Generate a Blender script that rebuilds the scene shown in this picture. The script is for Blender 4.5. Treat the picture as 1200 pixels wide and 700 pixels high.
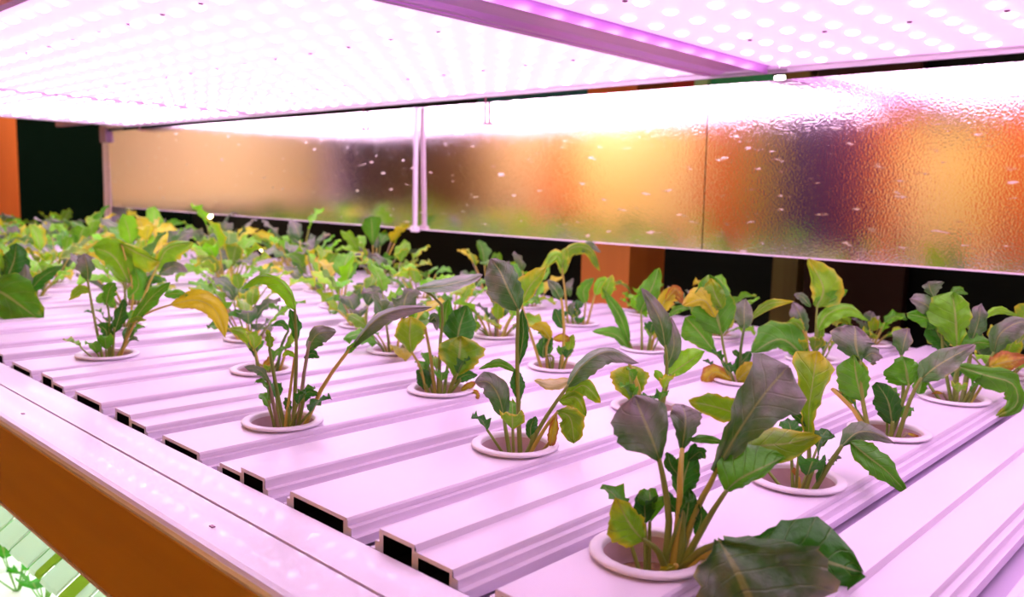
import bpy, bmesh, math, random
from mathutils import Vector, Matrix

for o in list(bpy.data.objects):
    bpy.data.objects.remove(o)
SC = bpy.context.scene
COL = SC.collection
P = 0.2            # channel pitch in metres
TZ = 1.0           # height of the growing surface above the floor

def W(x, y, z):    # bed units (channel pitch; z above the bed) -> metres
    return Vector((x * P, y * P, TZ + z * P))

# ------------------------------------------------------------------ camera
F = 986.0
YAW, PITCH, ROLL = 0.7548, -0.1238, 0.027
CAM = W(5.4645, -1.5126, 1.0439)
fw = Vector((-math.sin(YAW) * math.cos(PITCH), math.cos(YAW) * math.cos(PITCH), math.sin(PITCH)))
r0 = Vector((math.cos(YAW), math.sin(YAW), 0)); u0 = r0.cross(fw)
RT = r0 * math.cos(ROLL) + u0 * math.sin(ROLL)
UP = -r0 * math.sin(ROLL) + u0 * math.cos(ROLL)
cd = bpy.data.cameras.new('camera'); cam = bpy.data.objects.new('camera', cd); COL.objects.link(cam)
m = Matrix((RT, UP, -fw)).transposed().to_4x4(); m.translation = CAM
cam.matrix_world = m
cd.sensor_width = 36; cd.lens = F / 1200 * 36; cd.clip_start = 0.01; cd.clip_end = 60
cd.dof.use_dof = True; cd.dof.focus_distance = 0.66; cd.dof.aperture_fstop = 9.0
SC.camera = cam

def ray(x, y):
    return fw + RT * ((x - 600) / F) + UP * ((350 - y) / F)
def at_y(x, y, Y):      # pixel -> point on the vertical plane y = Y bed units
    d = ray(x, y); return CAM + d * ((Y * P - CAM.y) / d.y)
def at_x(x, y, X):
    d = ray(x, y); return CAM + d * ((X * P - CAM.x) / d.x)
def at_z(x, y, Z):
    d = ray(x, y); return CAM + d * ((TZ + Z * P - CAM.z) / d.z)

# ------------------------------------------------------------------ world, exposure
wd = bpy.data.worlds.new('world'); SC.world = wd; wd.use_nodes = True
wd.node_tree.nodes['Background'].inputs[0].default_value = (0.05, 0.04, 0.045, 1)
wd.node_tree.nodes['Background'].inputs[1].default_value = 0.05
vs = SC.view_settings
vs.view_transform = 'Standard'; vs.look = 'None'; vs.gamma = 1.0; vs.exposure = 0.60
vs.use_curve_mapping = False
LED_E, BOARD_E = 14.5, .58          # strengths of the grow lamps
ROOM_W = 14                         # watts of each added warm room light
LOW_E = 2.1                         # lower tier lamp

# ------------------------------------------------------------------ materials
def mat(name, base, rough=.5, metal=0, spec=.5, emit=None, es=0, noise=None, bump=None, coat=0):
    M = bpy.data.materials.new(name); M.use_nodes = True
    nt = M.node_tree; b = nt.nodes['Principled BSDF']
    b.inputs['Base Color'].default_value = (*base, 1)
    b.inputs['Roughness'].default_value = rough; b.inputs['Metallic'].default_value = metal
    b.inputs['Specular IOR Level'].default_value = spec
    b.inputs['Coat Weight'].default_value = coat
    if emit:
        b.inputs['Emission Color'].default_value = (*emit, 1); b.inputs['Emission Strength'].default_value = es
    tc = nt.nodes.new('ShaderNodeTexCoord')
    if noise:            # (scale xyz, second colour, low, high)
        mp = nt.nodes.new('ShaderNodeMapping'); mp.inputs['Scale'].default_value = noise[0]
        nz = nt.nodes.new('ShaderNodeTexNoise'); nz.inputs['Scale'].default_value = 1; nz.inputs['Detail'].default_value = 5
        mr = nt.nodes.new('ShaderNodeMapRange'); mr.inputs[1].default_value = noise[2]; mr.inputs[2].default_value = noise[3]
        mx = nt.nodes.new('ShaderNodeMixRGB'); mx.inputs[1].default_value = (*base, 1); mx.inputs[2].default_value = (*noise[1], 1)
        nt.links.new(tc.outputs['Object'], mp.inputs[0]); nt.links.new(mp.outputs[0], nz.inputs[0])
        nt.links.new(nz.outputs[0], mr.inputs[0]); nt.links.new(mr.outputs[0], mx.inputs[0])
        nt.links.new(mx.outputs[0], b.inputs['Base Color'])
    if bump:             # (scale xyz, strength, distance)
        mp = nt.nodes.new('ShaderNodeMapping'); mp.inputs['Scale'].default_value = bump[0]
        nz = nt.nodes.new('ShaderNodeTexNoise'); nz.inputs['Scale'].default_value = 1; nz.inputs['Detail'].default_value = 2
        bp = nt.nodes.new('ShaderNodeBump'); bp.inputs['Strength'].default_value = bump[1]; bp.inputs['Distance'].default_value = bump[2]
        nt.links.new(tc.outputs['Object'], mp.inputs[0]); nt.links.new(mp.outputs[0], nz.inputs[0])
        nt.links.new(nz.outputs[0], bp.inputs['Height']); nt.links.new(bp.outputs[0], b.inputs['Normal'])
    return M

M = {}
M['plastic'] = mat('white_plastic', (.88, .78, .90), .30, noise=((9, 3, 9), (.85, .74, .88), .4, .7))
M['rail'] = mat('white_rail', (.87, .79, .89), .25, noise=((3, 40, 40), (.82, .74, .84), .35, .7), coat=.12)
M['groove'] = mat('groove_shadow_gap', (.25, .03, .08), .6)
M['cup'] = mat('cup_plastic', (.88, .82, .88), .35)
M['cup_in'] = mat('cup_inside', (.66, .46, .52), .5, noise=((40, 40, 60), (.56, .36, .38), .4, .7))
M['plug'] = mat('growing_sponge', (.20, .09, .04), .9, noise=((160, 160, 160), (.34, .20, .08), .4, .6), bump=((300, 300, 300), .6, .002))
M['dark'] = mat('painted_inner_shade', (.006, .002, .008), .7)  # black put in as the shade inside the open channel ends
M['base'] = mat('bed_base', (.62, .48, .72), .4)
M['fascia'] = mat('bronze_fascia', (.60, .30, .02), .45, noise=((2, 30, 30), (.54, .26, .015), .4, .65))
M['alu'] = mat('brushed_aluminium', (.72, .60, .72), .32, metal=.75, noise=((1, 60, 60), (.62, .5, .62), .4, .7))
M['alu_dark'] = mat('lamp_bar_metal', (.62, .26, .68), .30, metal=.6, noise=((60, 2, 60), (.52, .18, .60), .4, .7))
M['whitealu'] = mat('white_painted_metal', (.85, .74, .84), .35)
M['board'] = mat('lamp_board', (.85, .75, .85), .5, emit=(.95, .56, 1.0), es=BOARD_E)
M['board_dim'] = mat('lamp_board_pink', (.85, .75, .85), .5, emit=(.98, .54, .98), es=.48)
M['led_dim'] = mat('led_lens_pink', (1, 1, 1), .3, emit=(1, .72, 1.0), es=9.0)
M['led'] = mat('led_lens', (1, 1, 1), .3, emit=(.95, .74, 1.0), es=LED_E)
M['seam'] = mat('lamp_joint', (.7, .4, .65), .5)
M['screw'] = mat('screw_steel', (.25, .08, .15), .4, metal=.6)
M['pin'] = mat('red_pin', (.20, .02, .05), .4)
M['bracket'] = mat('bracket_grey', (.35, .2, .36), .45, metal=.3)
M['room_dark'] = mat('dark_wall_paint', (.006, .006, .008), .8)
M['floor'] = mat('dark_floor', (.02, .014, .012), .5, noise=((3, 3, 3), (.03, .02, .015), .4, .6))
M['ceil'] = mat('dark_ceiling', (.05, .04, .04), .8)
M['cream'] = mat('cream_wall_paint', (.84, .68, .48), .7, noise=((.8, .8, 1.5), (.86, .66, .54), .35, .65))
M['yellow'] = mat('honey_wood', (.88, .58, .16), .5, noise=((2, 2, 1.2), (.92, .62, .34), .4, .6))
M['olive'] = mat('olive_board', (.50, .36, .07), .6, noise=((2, 2, 3), (.42, .26, .06), .4, .6))
M['orange'] = mat('orange_wood', (.82, .17, .03), .55, noise=((14, 14, 1.2), (.74, .14, .025), .4, .65))
M['peach'] = mat('peach_board', (.90, .55, .30), .6, noise=((1, 1, 2), (.92, .62, .40), .4, .6))
M['brown'] = mat('brown_board', (.36, .17, .08), .6, noise=((3, 3, 1), (.30, .14, .07), .4, .6))
M['purple'] = mat('violet_paint', (.06, .018, .12), .5)
M['plum'] = mat('plum_paint', (.14, .02, .10), .5)
M['oliv_post'] = mat('olive_wood', (.30, .17, .04), .6, noise=((14, 14, 1), (.22, .12, .03), .4, .6))
M['maroon'] = mat('maroon_paint', (.06, .008, .006), .7)
M['teal'] = mat('teal_paint', (.01, .12, .13), .6)
M['red'] = mat('red_paint', (.55, .02, .01), .5)
M['green'] = mat('green_paint', (.03, .42, .16), .5)
M['pale_green'] = mat('pale_green_paint', (.50, .75, .35), .5)
M['glass_dark'] = mat('night_glass', (.004, .012, .008), .12, spec=.6)
M['bulb'] = mat('warm_bulb', (1, 1, 1), .4, emit=(1, .82, .35), es=14)
M['bulb_white'] = mat('white_bulb', (1, 1, 1), .4, emit=(.95, 1, .85), es=9)
M['low_lamp'] = mat('lower_lamp', (.9, .9, .9), .5, emit=(.93, 1, .92), es=LOW_E)
M['low_white'] = mat('lower_white', (.85, .88, .85), .4)
M['flap'] = mat('ribbed_flap', (.70, .78, .70), .25, noise=((2, 30, 30), (.55, .68, .52), .4, .7))
M['flap_green'] = mat('ribbed_flap_green', (.36, .48, .10), .35)
M['desk'] = mat('white_counter', (.9, .85, .78), .4)

def see_through(name, col, f):
    X = mat(name, col, .3); nt = X.node_tree
    tr = nt.nodes.new('ShaderNodeBsdfTranslucent'); tr.inputs[0].default_value = (*col, 1)
    ms = nt.nodes.new('ShaderNodeMixShader'); ms.inputs[0].default_value = f
    nt.links.new(nt.nodes['Principled BSDF'].outputs[0], ms.inputs[1]); nt.links.new(tr.outputs[0], ms.inputs[2])
    nt.links.new(ms.outputs[0], nt.nodes['Material Output'].inputs[0])
    return X
M['flap'] = see_through('ribbed_flap', (.80, .93, .82), .75)
M['flap_green'] = see_through('ribbed_flap_green', (.50, .66, .16), .75)
def mirror_mat():
    X = bpy.data.materials.new('embossed_mirror_foil'); X.use_nodes = True
    nt = X.node_tree; b = nt.nodes['Principled BSDF']
    b.inputs['Base Color'].default_value = (.93, .84, .86, 1); b.inputs['Metallic'].default_value = 1
    b.inputs['Roughness'].default_value = .10
    tc = nt.nodes.new('ShaderNodeTexCoord')
    nz = nt.nodes.new('ShaderNodeTexNoise'); nz.inputs['Scale'].default_value = 300; nz.inputs['Detail'].default_value = 1
    nt.links.new(tc.outputs['Object'], nz.inputs[0])
    n2 = nt.nodes.new('ShaderNodeTexNoise'); n2.inputs['Scale'].default_value = 6
    nt.links.new(tc.outputs['Object'], n2.inputs[0])
    ad = nt.nodes.new('ShaderNodeMath'); ad.operation = 'MULTIPLY_ADD'; ad.inputs[1].default_value = 1.2
    nt.links.new(n2.outputs[0], ad.inputs[0]); nt.links.new(nz.outputs[0], ad.inputs[2])
    bp = nt.nodes.new('ShaderNodeBump'); bp.inputs['Strength'].default_value = .5; bp.inputs['Distance'].default_value = .00027
    nt.links.new(ad.outputs[0], bp.inputs['Height']); nt.links.new(bp.outputs[0], b.inputs['Normal'])
    # faint scuffs: rougher streaks
    mp = nt.nodes.new('ShaderNodeMapping'); mp.inputs['Scale'].default_value = (25, 25, 90); mp.inputs['Rotation'].default_value = (0, .5, 0)
    n3 = nt.nodes.new('ShaderNodeTexNoise'); n3.inputs['Scale'].default_value = 1; n3.inputs['Detail'].default_value = 4
    mr = nt.nodes.new('ShaderNodeMapRange'); mr.inputs[1].default_value = .62; mr.inputs[2].default_value = .72
    mr.inputs[3].default_value = .09; mr.inputs[4].default_value = .4
    nt.links.new(tc.outputs['Object'], mp.inputs[0]); nt.links.new(mp.outputs[0], n3.inputs[0]); nt.links.new(n3.outputs[0], mr.inputs[0])
    nt.links.new(mr.outputs[0], b.inputs['Roughness'])
    return X
M['mirror'] = mirror_mat()

def leaf_mat(painted_sheen=False):
    X = bpy.data.materials.new('leaf_blade_painted_sheen' if painted_sheen else 'leaf_blade'); X.use_nodes = True
    nt = X.node_tree; N = nt.nodes; L = nt.links; b = N['Principled BSDF']; out = N['Material Output']
    def math_(op, a, bb=None, clamp=False):
        n = N.new('ShaderNodeMath'); n.operation = op; n.use_clamp = clamp
        for i, v in enumerate((a, bb)):
            if v is None: continue
            if isinstance(v, (int, float)): n.inputs[i].default_value = v
            else: L.new(v, n.inputs[i])
        return n.outputs[0]
    def mix(f, a, c):
        n = N.new('ShaderNodeMixRGB')
        for i, v in enumerate((f, a, c)):
            if isinstance(v, tuple): n.inputs[i].default_value = v
            elif isinstance(v, (int, float)): n.inputs[i].default_value = v
            else: L.new(v, n.inputs[i])
        return n.outputs[0]
    def ramp(v, lo, hi):
        n = N.new('ShaderNodeMapRange'); L.new(v, n.inputs[0]); n.inputs[1].default_value = lo; n.inputs[2].default_value = hi
        return n.outputs[0]
    uv = N.new('ShaderNodeUVMap'); sp = N.new('ShaderNodeSeparateXYZ'); L.new(uv.outputs[0], sp.inputs[0])
    U = math_('ABSOLUTE', math_('SUBTRACT', math_('MULTIPLY', sp.outputs[0], 2.0), 1.0)); V = sp.outputs[1]
    oi = N.new('ShaderNodeObjectInfo')
    tc = N.new('ShaderNodeTexCoord')
    off = N.new('ShaderNodeVectorMath'); off.operation = 'ADD'; L.new(tc.outputs['Object'], off.inputs[0])
    rv = N.new('ShaderNodeCombineXYZ'); L.new(math_('MULTIPLY', oi.outputs['Random'], 7.0), rv.inputs[0]); L.new(rv.outputs[0], off.inputs[1])
    nz = N.new('ShaderNodeTexNoise'); nz.inputs['Scale'].default_value = 45; nz.inputs['Detail'].default_value = 4
    L.new(off.outputs[0], nz.inputs[0])
    n2 = N.new('ShaderNodeTexNoise'); n2.inputs['Scale'].default_value = 160; n2.inputs['Detail'].default_value = 3
    L.new(off.outputs[0], n2.inputs[0])
    base = oi.outputs['Color']; alpha = oi.outputs['Alpha']
    hs = N.new('ShaderNodeHueSaturation'); L.new(base, hs.inputs['Color'])
    L.new(math_('ADD', math_('MULTIPLY', nz.outputs[0], .8), .6), hs.inputs['Value'])
    green = hs.outputs[0]
    if painted_sheen:
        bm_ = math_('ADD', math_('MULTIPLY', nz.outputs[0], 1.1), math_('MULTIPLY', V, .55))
        green = mix(ramp(bm_, .66, 1.3), green, (.36, .27, .31, 1))  # mauve patches: lamp sheen on upper leaf faces painted into the colour
    # yellowing from the margin inwards, stronger where alpha is high
    edge = math_('MAXIMUM', U, math_('MULTIPLY', V, .96))
    q = math_('ADD', math_('MULTIPLY', math_('POWER', edge, 3.0), .45), math_('MULTIPLY', nz.outputs[0], .9))
    q = math_('ADD', q, math_('MULTIPLY', alpha, .75))
    ymask = ramp(q, .92, 1.25)
    c = mix(ymask, green, (.62, .58, .015, 1))
    q2 = math_('ADD', q, math_('MULTIPLY', n2.outputs[0], .35))
    c = mix(ramp(q2, 1.45, 1.7), c, (.45, .17, .02, 1))
    # veins and midrib
    sv = math_('FRACT', math_('SUBTRACT', math_('MULTIPLY', V, 6.5), math_('MULTIPLY', U, 1.6)))
    sv = math_('ABSOLUTE', math_('SUBTRACT', sv, .5))
    vein = math_('MULTIPLY', ramp(sv, .09, .0), .16)
    rib = ramp(math_('SUBTRACT', U, math_('MULTIPLY', math_('SUBTRACT', 1.0, V), .045)), .05, .015)
    c = mix(vein, c, (.32, .40, .10, 1))
    c = mix(math_('MULTIPLY', rib, .55), c, (.42, .46, .14, 1))
    L.new(c, b.inputs['Base Color'])
    b.inputs['Roughness'].default_value = .40; b.inputs['Specular IOR Level'].default_value = .6
    h = math_('ADD', math_('MULTIPLY', nz.outputs[0], .6), math_('MULTIPLY', vein, -1.2))
    h = math_('ADD', h, math_('MULTIPLY', n2.outputs[0], .35))
    bp = N.new('ShaderNodeBump'); bp.inputs['Strength'].default_value = .7; bp.inputs['Distance'].default_value = .004
    L.new(h, bp.inputs['Height']); L.new(bp.outputs[0], b.inputs['Normal'])
    tr = N.new('ShaderNodeBsdfTranslucent'); L.new(c, tr.inputs['Color'])
    ms = N.new('ShaderNodeMixShader'); ms.inputs[0].default_value = .36
    L.new(b.outputs[0], ms.inputs[1]); L.new(tr.outputs[0], ms.inputs[2]); L.new(ms.outputs[0], out.inputs[0])
    return X
M['leaf'] = leaf_mat()
M['leaf_painted_sheen'] = leaf_mat(True)
def stalk_mat():
    X = mat('leaf_stalk', (.3, .3, .05), .45)
    nt = X.node_tree; oi = nt.nodes.new('ShaderNodeObjectInfo')
    nt.links.new(oi.outputs['Color'], nt.nodes['Principled BSDF'].inputs['Base Color'])
    return X
M['stalk'] = stalk_mat()

# ------------------------------------------------------------------ builders
def link(o, parent=None):
    COL.objects.link(o)
    if parent: o.parent = parent
    return o
def tag(o, label=None, cat=None, group=None, kind=None):
    if label: o['label'] = label
    if cat: o['category'] = cat
    if group: o['group'] = group
    if kind: o['kind'] = kind
    return o
def mesh_obj(name, verts, faces, material, parent=None, smooth=False, origin=None, uvs=None, bevel=0):
    me = bpy.data.meshes.new(name)
    o0 = Vector(origin) if origin is not None else Vector((0, 0, 0))
    me.from_pydata([tuple(Vector(v) - o0) for v in verts], [], faces)
    me.materials.append(M[material] if isinstance(material, str) else material)
    if smooth: me.polygons.foreach_set('use_smooth', [True] * len(me.polygons))
    if uvs:
        uvl = me.uv_layers.new(name='UVMap')
        for lp in me.loops: uvl.data[lp.index].uv = uvs[lp.vertex_index]
    me.update()
    o = bpy.data.objects.new(name, me); o.location = o0
    link(o, parent)
    if parent is not None and origin is not None: o.location = o0 - parent.location
    if bevel:
        bv = o.modifiers.new('bevel', 'BEVEL'); bv.width = bevel; bv.segments = 2; bv.limit_method = 'ANGLE'
    return o
def empty(name, loc):
    o = bpy.data.objects.new(name, None); o.empty_display_size = .02; o.location = loc; COL.objects.link(o); return o
class MB:
    def __init__(s): s.v = []; s.f = []
    def box(s, a, b):
        x0, y0, z0 = a; x1, y1, z1 = b; n = len(s.v)
        s.v += [(x0, y0, z0), (x1, y0, z0), (x1, y1, z0), (x0, y1, z0), (x0, y0, z1), (x1, y0, z1), (x1, y1, z1), (x0, y1, z1)]
        s.f += [tuple(n + i for i in q) for q in ((0, 3, 2, 1), (4, 5, 6, 7), (0, 1, 5, 4), (1, 2, 6, 5), (2, 3, 7, 6), (3, 0, 4, 7))]
        return s
    def prism(s, prof, axis, a, b):   # closed 2-D profile extruded along axis 'x' or 'y'
        n = len(s.v); k = len(prof)
        for t in (a, b):
            for (p, z) in prof: s.v.append((t, p, z) if axis == 'x' else (p, t, z))
        for i in range(k):
            j = (i + 1) % k; s.f.append((n + i, n + j, n + k + j, n + k + i))
        s.f.append(tuple(n + i for i in range(k))[::-1]); s.f.append(tuple(n + k + i for i in range(k)))
        return s
    def build(s, name, material, parent=None, loc=(0, 0, 0), bevel=0, smooth=False):
        o = mesh_obj(name, s.v, s.f, material, parent, smooth, None, None, bevel); o.location = loc
        bm = bmesh.new(); bm.from_mesh(o.data); bmesh.ops.recalc_face_normals(bm, faces=bm.faces); bm.to_mesh(o.data); bm.free()
        return o
def wbox(a, b): # box between two points given in bed units
    A, B = W(*a), W(*b); return MB().box(tuple(min(A[i], B[i]) for i in range(3)), tuple(max(A[i], B[i]) for i in range(3)))
def struct(name, mb, material, label, cat=None):
    o = mb.build(name, material); tag(o, label, cat, None, 'structure'); return o

# ------------------------------------------------------------------ the room
XL, XR, YF, YB = -4.9, 3.2, -2.5, 2.6
CE = 2.7
struct('floor', MB().box((XL, YF, -.1), (XR, YB, 0)), 'floor', 'dark floor of the growing room', 'floor')
struct('ceiling', MB().box((XL, YF, CE), (XR, YB, CE + .1)), 'ceil', 'dark ceiling of the growing room', 'ceiling')
struct('wall_back', MB().box((XL, YB, 0), (XR, YB + .1, CE)), 'room_dark', 'black wall behind the grow rack', 'wall')
struct('wall_right', MB().box((XR, YF, 0), (XR + .1, YB, CE)), 'brown', 'brown end wall of the growing room', 'wall')
wl = struct('wall_left', MB().box((XL - .1, YF, 0), (XL, YB, CE)), 'cream', 'cream painted end wall beyond the grow rack', 'wall')
wf = struct('wall_front', MB().box((XL, YF - .1, 0), (XR, YF, CE)), 'yellow', 'honey coloured wooden wall facing the grow rack', 'wall')

# panels and posts of the wooden wall (seen in the mirror foil)
def fx(v): return v * P
def wall_panel(name, x0, x1, z0, z1, material, label, cat, t=.03):
    o = MB().box((fx(x0), YF, z0), (fx(x1), YF + t, z1)).build(name, material); return tag(o, label, cat, None, 'structure')
n_trim = 0
for (x0, x1, z0, z1, mt, t, lb) in [
        (-24.4, -19.0, 0, CE, 'brown', .02, 'brown board lining the wooden wall by the corner'),
        (-18.6, -15.6, .2, CE, 'peach', .03, 'pale peach board lining the wooden wall'),
        (-15.4, -14.2, 0, CE, 'orange', .10, 'slim orange post on the wooden wall beside a peach board'),
        (-8.9, -7.5, 0, CE, 'orange', .08, 'orange post on the wooden wall beside an olive board'),
        (-7.5, -6.1, 0, CE, 'olive', .04, 'olive board lining the wooden wall beside a violet column'),
        (-6.0, -4.5, 0, CE, 'purple', .16, 'dark violet column against the wooden wall'),
        (-4.5, -3.4, 0, CE, 'plum', .12, 'plum painted column against the wooden wall'),
        (-3.4, -2.8, 0, CE, 'orange', .08, 'orange post on the wooden wall beside a plum column'),
        (-2.6, -.5, 1.52, 1.72, 'brown', .05, 'short brown cross board on the wooden wall'),
        (-.4, 2.6, 0, CE, 'orange', .06, 'wide orange board at the end of the wooden wall')]:
    n_trim += 1
    wall_panel('trim_%d' % n_trim, x0, x1, z0, z1, mt, lb, 'trim', t)
# dark night window in the cream wall
tag(MB().box((XL, 1.30, .6), (XL + .02, YB, 2.5)).build('window_1', 'glass_dark'), 'dark night window in the cream end wall', 'window', None, 'structure')
n_trim += 1
tag(MB().box((XL, -2.15, 0), (XL + .12, -1.85, CE)).build('trim_%d' % n_trim, 'purple'), 'violet post against the cream end wall', 'trim', None, 'structure')
# orange posts behind the rack
def post(name, px0, px1, Y, depth, material, label):
    a = at_y(px0, 320, Y); b = at_y(px1, 320, Y)
    o = MB().box((a.x, Y * P, 0), (b.x, Y * P + depth, CE)).build(name, material)
    return tag(o, label, 'trim', None, 'structure')
n_trim += 1; post('trim_%d' % n_trim, 681, 737, 7.0, .155, 'orange', 'square orange wooden post right behind the grow rack')
n_trim += 1; post('trim_%d' % n_trim, 905, 934, 11.0, .05, 'oliv_post', 'olive brown wooden post standing in the dark behind the grow rack')
n_trim += 1; post('trim_%d' % n_trim, 936, 1060, 12.3, .04, 'maroon', 'dark maroon board on the black wall')
a = at_x(-30, 190, -23); b = at_x(21, 190, -23)
n_trim += 1; tag(MB().box((-23 * P - .12, a.y, 0), (-23 * P, b.y, CE)).build('trim_%d' % n_trim, 'orange'), 'orange wooden post beside the dark night window', 'trim', None, 'structure')

# dim shapes beyond the rack in the dark
def far_box(name, x0, y0, x1, y1, Y, material, label, cat, t=.04):
    a = at_y(x0, y0, Y); b = at_y(x1, y1, Y)
    o = MB().box((a.x, Y * P, min(a.z, b.z)), (b.x, Y * P + t, max(a.z, b.z))).build(name, material, bevel=.006)
    return tag(o, label, cat)
far_box('wall_cabinet', 560, 90, 692, 150, 12.5, 'teal', 'teal cabinet front high on the black wall', 'cabinet', .1)
far_box('storage_box', 788, 80, 812, 130, 12.4, 'red', 'red storage box high on the black wall', 'box', .1)
far_box('storage_box', 814, 80, 828, 125, 12.4, 'pale_green', 'pale green storage box beside a red box high up', 'box', .1)
far_box('wall_cabinet', 832, 70, 912, 125, 12.5, 'green', 'green cabinet front high on the black wall', 'cabinet', .1)

def dome(r, seg=10, rings=3, zs=1.0):
    v = []; f = []
    for i in range(rings):
        a = math.pi / 2 * i / rings
        for j in range(seg):
            t = 2 * math.pi * j / seg; v.append((r * math.cos(a) * math.cos(t), r * math.cos(a) * math.sin(t), -r * zs * math.sin(a)))
    v.append((0, 0, -r * zs))
    for i in range(rings - 1):
        for j in range(seg): f.append((i * seg + j, i * seg + (j + 1) % seg, (i + 1) * seg + (j + 1) % seg, (i + 1) * seg + j))
    for j in range(seg): f.append(((rings - 1) * seg + j, (rings - 1) * seg + (j + 1) % seg, rings * seg))
    return v, f
# spot lamps far behind
def spot(px, py, Y, r, material, label):
    p = at_y(px, py, Y); e = empty('spot_lamp', p)
    v, f = dome(r, 12, 5)
    mesh_obj('bulb', v, f, material, e, True)
    k = 12; vv = []; ff = []
    for z, rr in ((0, r * 1.25), (r * .4, r * 1.25), (r * 1.6, r * .7), (r * 2.2, r * .3)):
        for j in range(k): vv.append((rr * math.cos(6.2832 * j / k), rr * math.sin(6.2832 * j / k), z))
    for i in range(3):
        for j in range(k): ff.append((i * k + j, i * k + (j + 1) % k, (i + 1) * k + (j + 1) % k, (i + 1) * k + j))
    ff.append(tuple(3 * k + j for j in range(k)))
    mesh_obj('housing', vv, ff, 'room_dark', e, True)
    mb = MB().box((-.004, -.004, r * 2), (.004, .004, CE - p.z)); mb.build('rod', 'room_dark', e)
    return tag(e, label, 'lamp', 'spot lamps behind the rack')
spot(916, 90, 11.5, .022, 'bulb_white', 'small white spot lamp glowing above the mirror panel')
spot(245, 252, 12.0, .024, 'bulb', 'small yellow lamp glowing in the dark below the mirror panel')
spot(308, 292, 12.0, .016, 'bulb', 'tiny yellow lamp glowing low among the far plants')

# unseen warm lights added to brighten the reflected walls and window-side post
for (x, y, sx, wv) in ((-4.2, -.8, .7, .85), (-2.75, -1.7, .9, 1.9), (-.6, -1.7, .9, 1.1), (.9, -1.7, .8, .9), (-3.7, 1.75, .5, .9)):
    e = empty('added_ceiling_light', (x, y, CE)); tag(e, 'added warm ceiling light brightening the orange post near the dark window' if y > 0 else 'added warm ceiling light for the cream wall and white counter' if x < -4 else 'added long warm ceiling light washing the wooden wall', 'lamp', 'added warm ceiling lights')
    MB().box((-sx / 2, -.05, -.06), (sx / 2, .05, 0)).build('housing', 'ceil', e, bevel=.008)
    MB().box((-sx / 2 + .02, -.04, -.07), (sx / 2 - .02, .04, -.06)).build('diffuser', mat('added_light_diffuser', (1, 1, 1), .5, emit=(1, .78, .5), es=1), e)
    ld = bpy.data.lights.new('added_room_light', 'AREA'); ld.shape = 'RECTANGLE'; ld.size = sx; ld.size_y = .08
    ld.energy = ROOM_W * wv; ld.color = (1, .82, .60)
    lo = bpy.data.objects.new('added_room_light', ld); link(lo, e); lo.location = (0, -.02, -.085); lo.rotation_euler = (-.75, 0, 0) if y < -1.5 else (0, .55, 0); ld.spread = 1.9

# white counter along the cream wall
e = empty('counter', (XL + .36, -.75, 0)); tag(e, 'white counter standing along the cream end wall', 'counter')
MB().box((-.30, -.75, .0), (.28, .75, .97)).build('cabinet_body', 'desk', e, bevel=.006)
MB().box((-.32, -.80, .97), (.32, .80, 1.03)).build('worktop', 'desk', e, bevel=.006)
for i in range(3):
    d = MB().box((.281, -.74 + i * .5, .06), (.298, -.26 + i * .5, .94)).build('door', 'desk', e, bevel=.004)
    MB().box((.30, -.30 + i * .5, .55), (.315, -.285 + i * .5, .70)).build('handle', 'bracket', d)

# ------------------------------------------------------------------ rack frame
X0, X1 = -11.75, 7.6
rack = empty('grow_rack', W(-2, 2.4, -5)); tag(rack, 'long white metal grow rack carrying the bed and the lamps', 'rack')
RL = rack.location
def rpart(name, a, b, material, bevel=.003):
    mb = wbox(a, b); mb.v = [tuple(Vector(v) - RL) for v in mb.v]
    return mb.build(name, material, rack, bevel=bevel)
for (x, y) in ((-11.95, 5.12), (X1, 5.12), (-11.95, -.40), (X1, -.40)):
    rpart('post', (x, y, -5), (x + .30, y + .30, 4.5), 'whitealu')
rpart('post_edge', (-11.64, 5.08, .3), (-11.51, 5.115, 2.08), 'alu')
# front rail: outer profile with a groove and a rounded nose, then the bronze fascia under it
prof = [(-.016, -.032), (-.178, -.032), (-.180, -.041), (-.188, -.041), (-.190, -.032), (-.350, -.032), (-.368, -.035), (-.380, -.043), (-.386, -.054), (-.386, -.064), (-.016, -.064)]
mb = MB().prism([(y * P - RL.y, TZ + z * P - RL.z) for y, z in prof], 'x', (X0) * P - RL.x, X1 * P - RL.x)
mb.build('front_rail', 'rail', rack)
rpart('rail_groove', (X0, -.187, -.0415), (X1, -.181, -.0385), 'groove', 0)
rpart('fascia', (X0, -.382, -.45), (X1, -.33, -.066), 'fascia', .002)
rpart('fascia_lip', (X0, -.386, -.458), (X1, -.32, -.448), 'whitealu', 0)
for x in (3.02, 1.2): rpart('rivet', (x, -.292, -.033), (x + .02, -.28, -.029), 'screw', 0)
rpart('bed_base', (X0, 0.02, -.15), (X1, 5.12, -.112), 'base', 0)
rpart('back_lip', (X0, 5.064, -.11), (X1, 5.094, -.02), 'whitealu')
rpart('end_lip', (X0, 0.0, -.11), (X0 + .08, 5.1, .04), 'whitealu')

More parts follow.
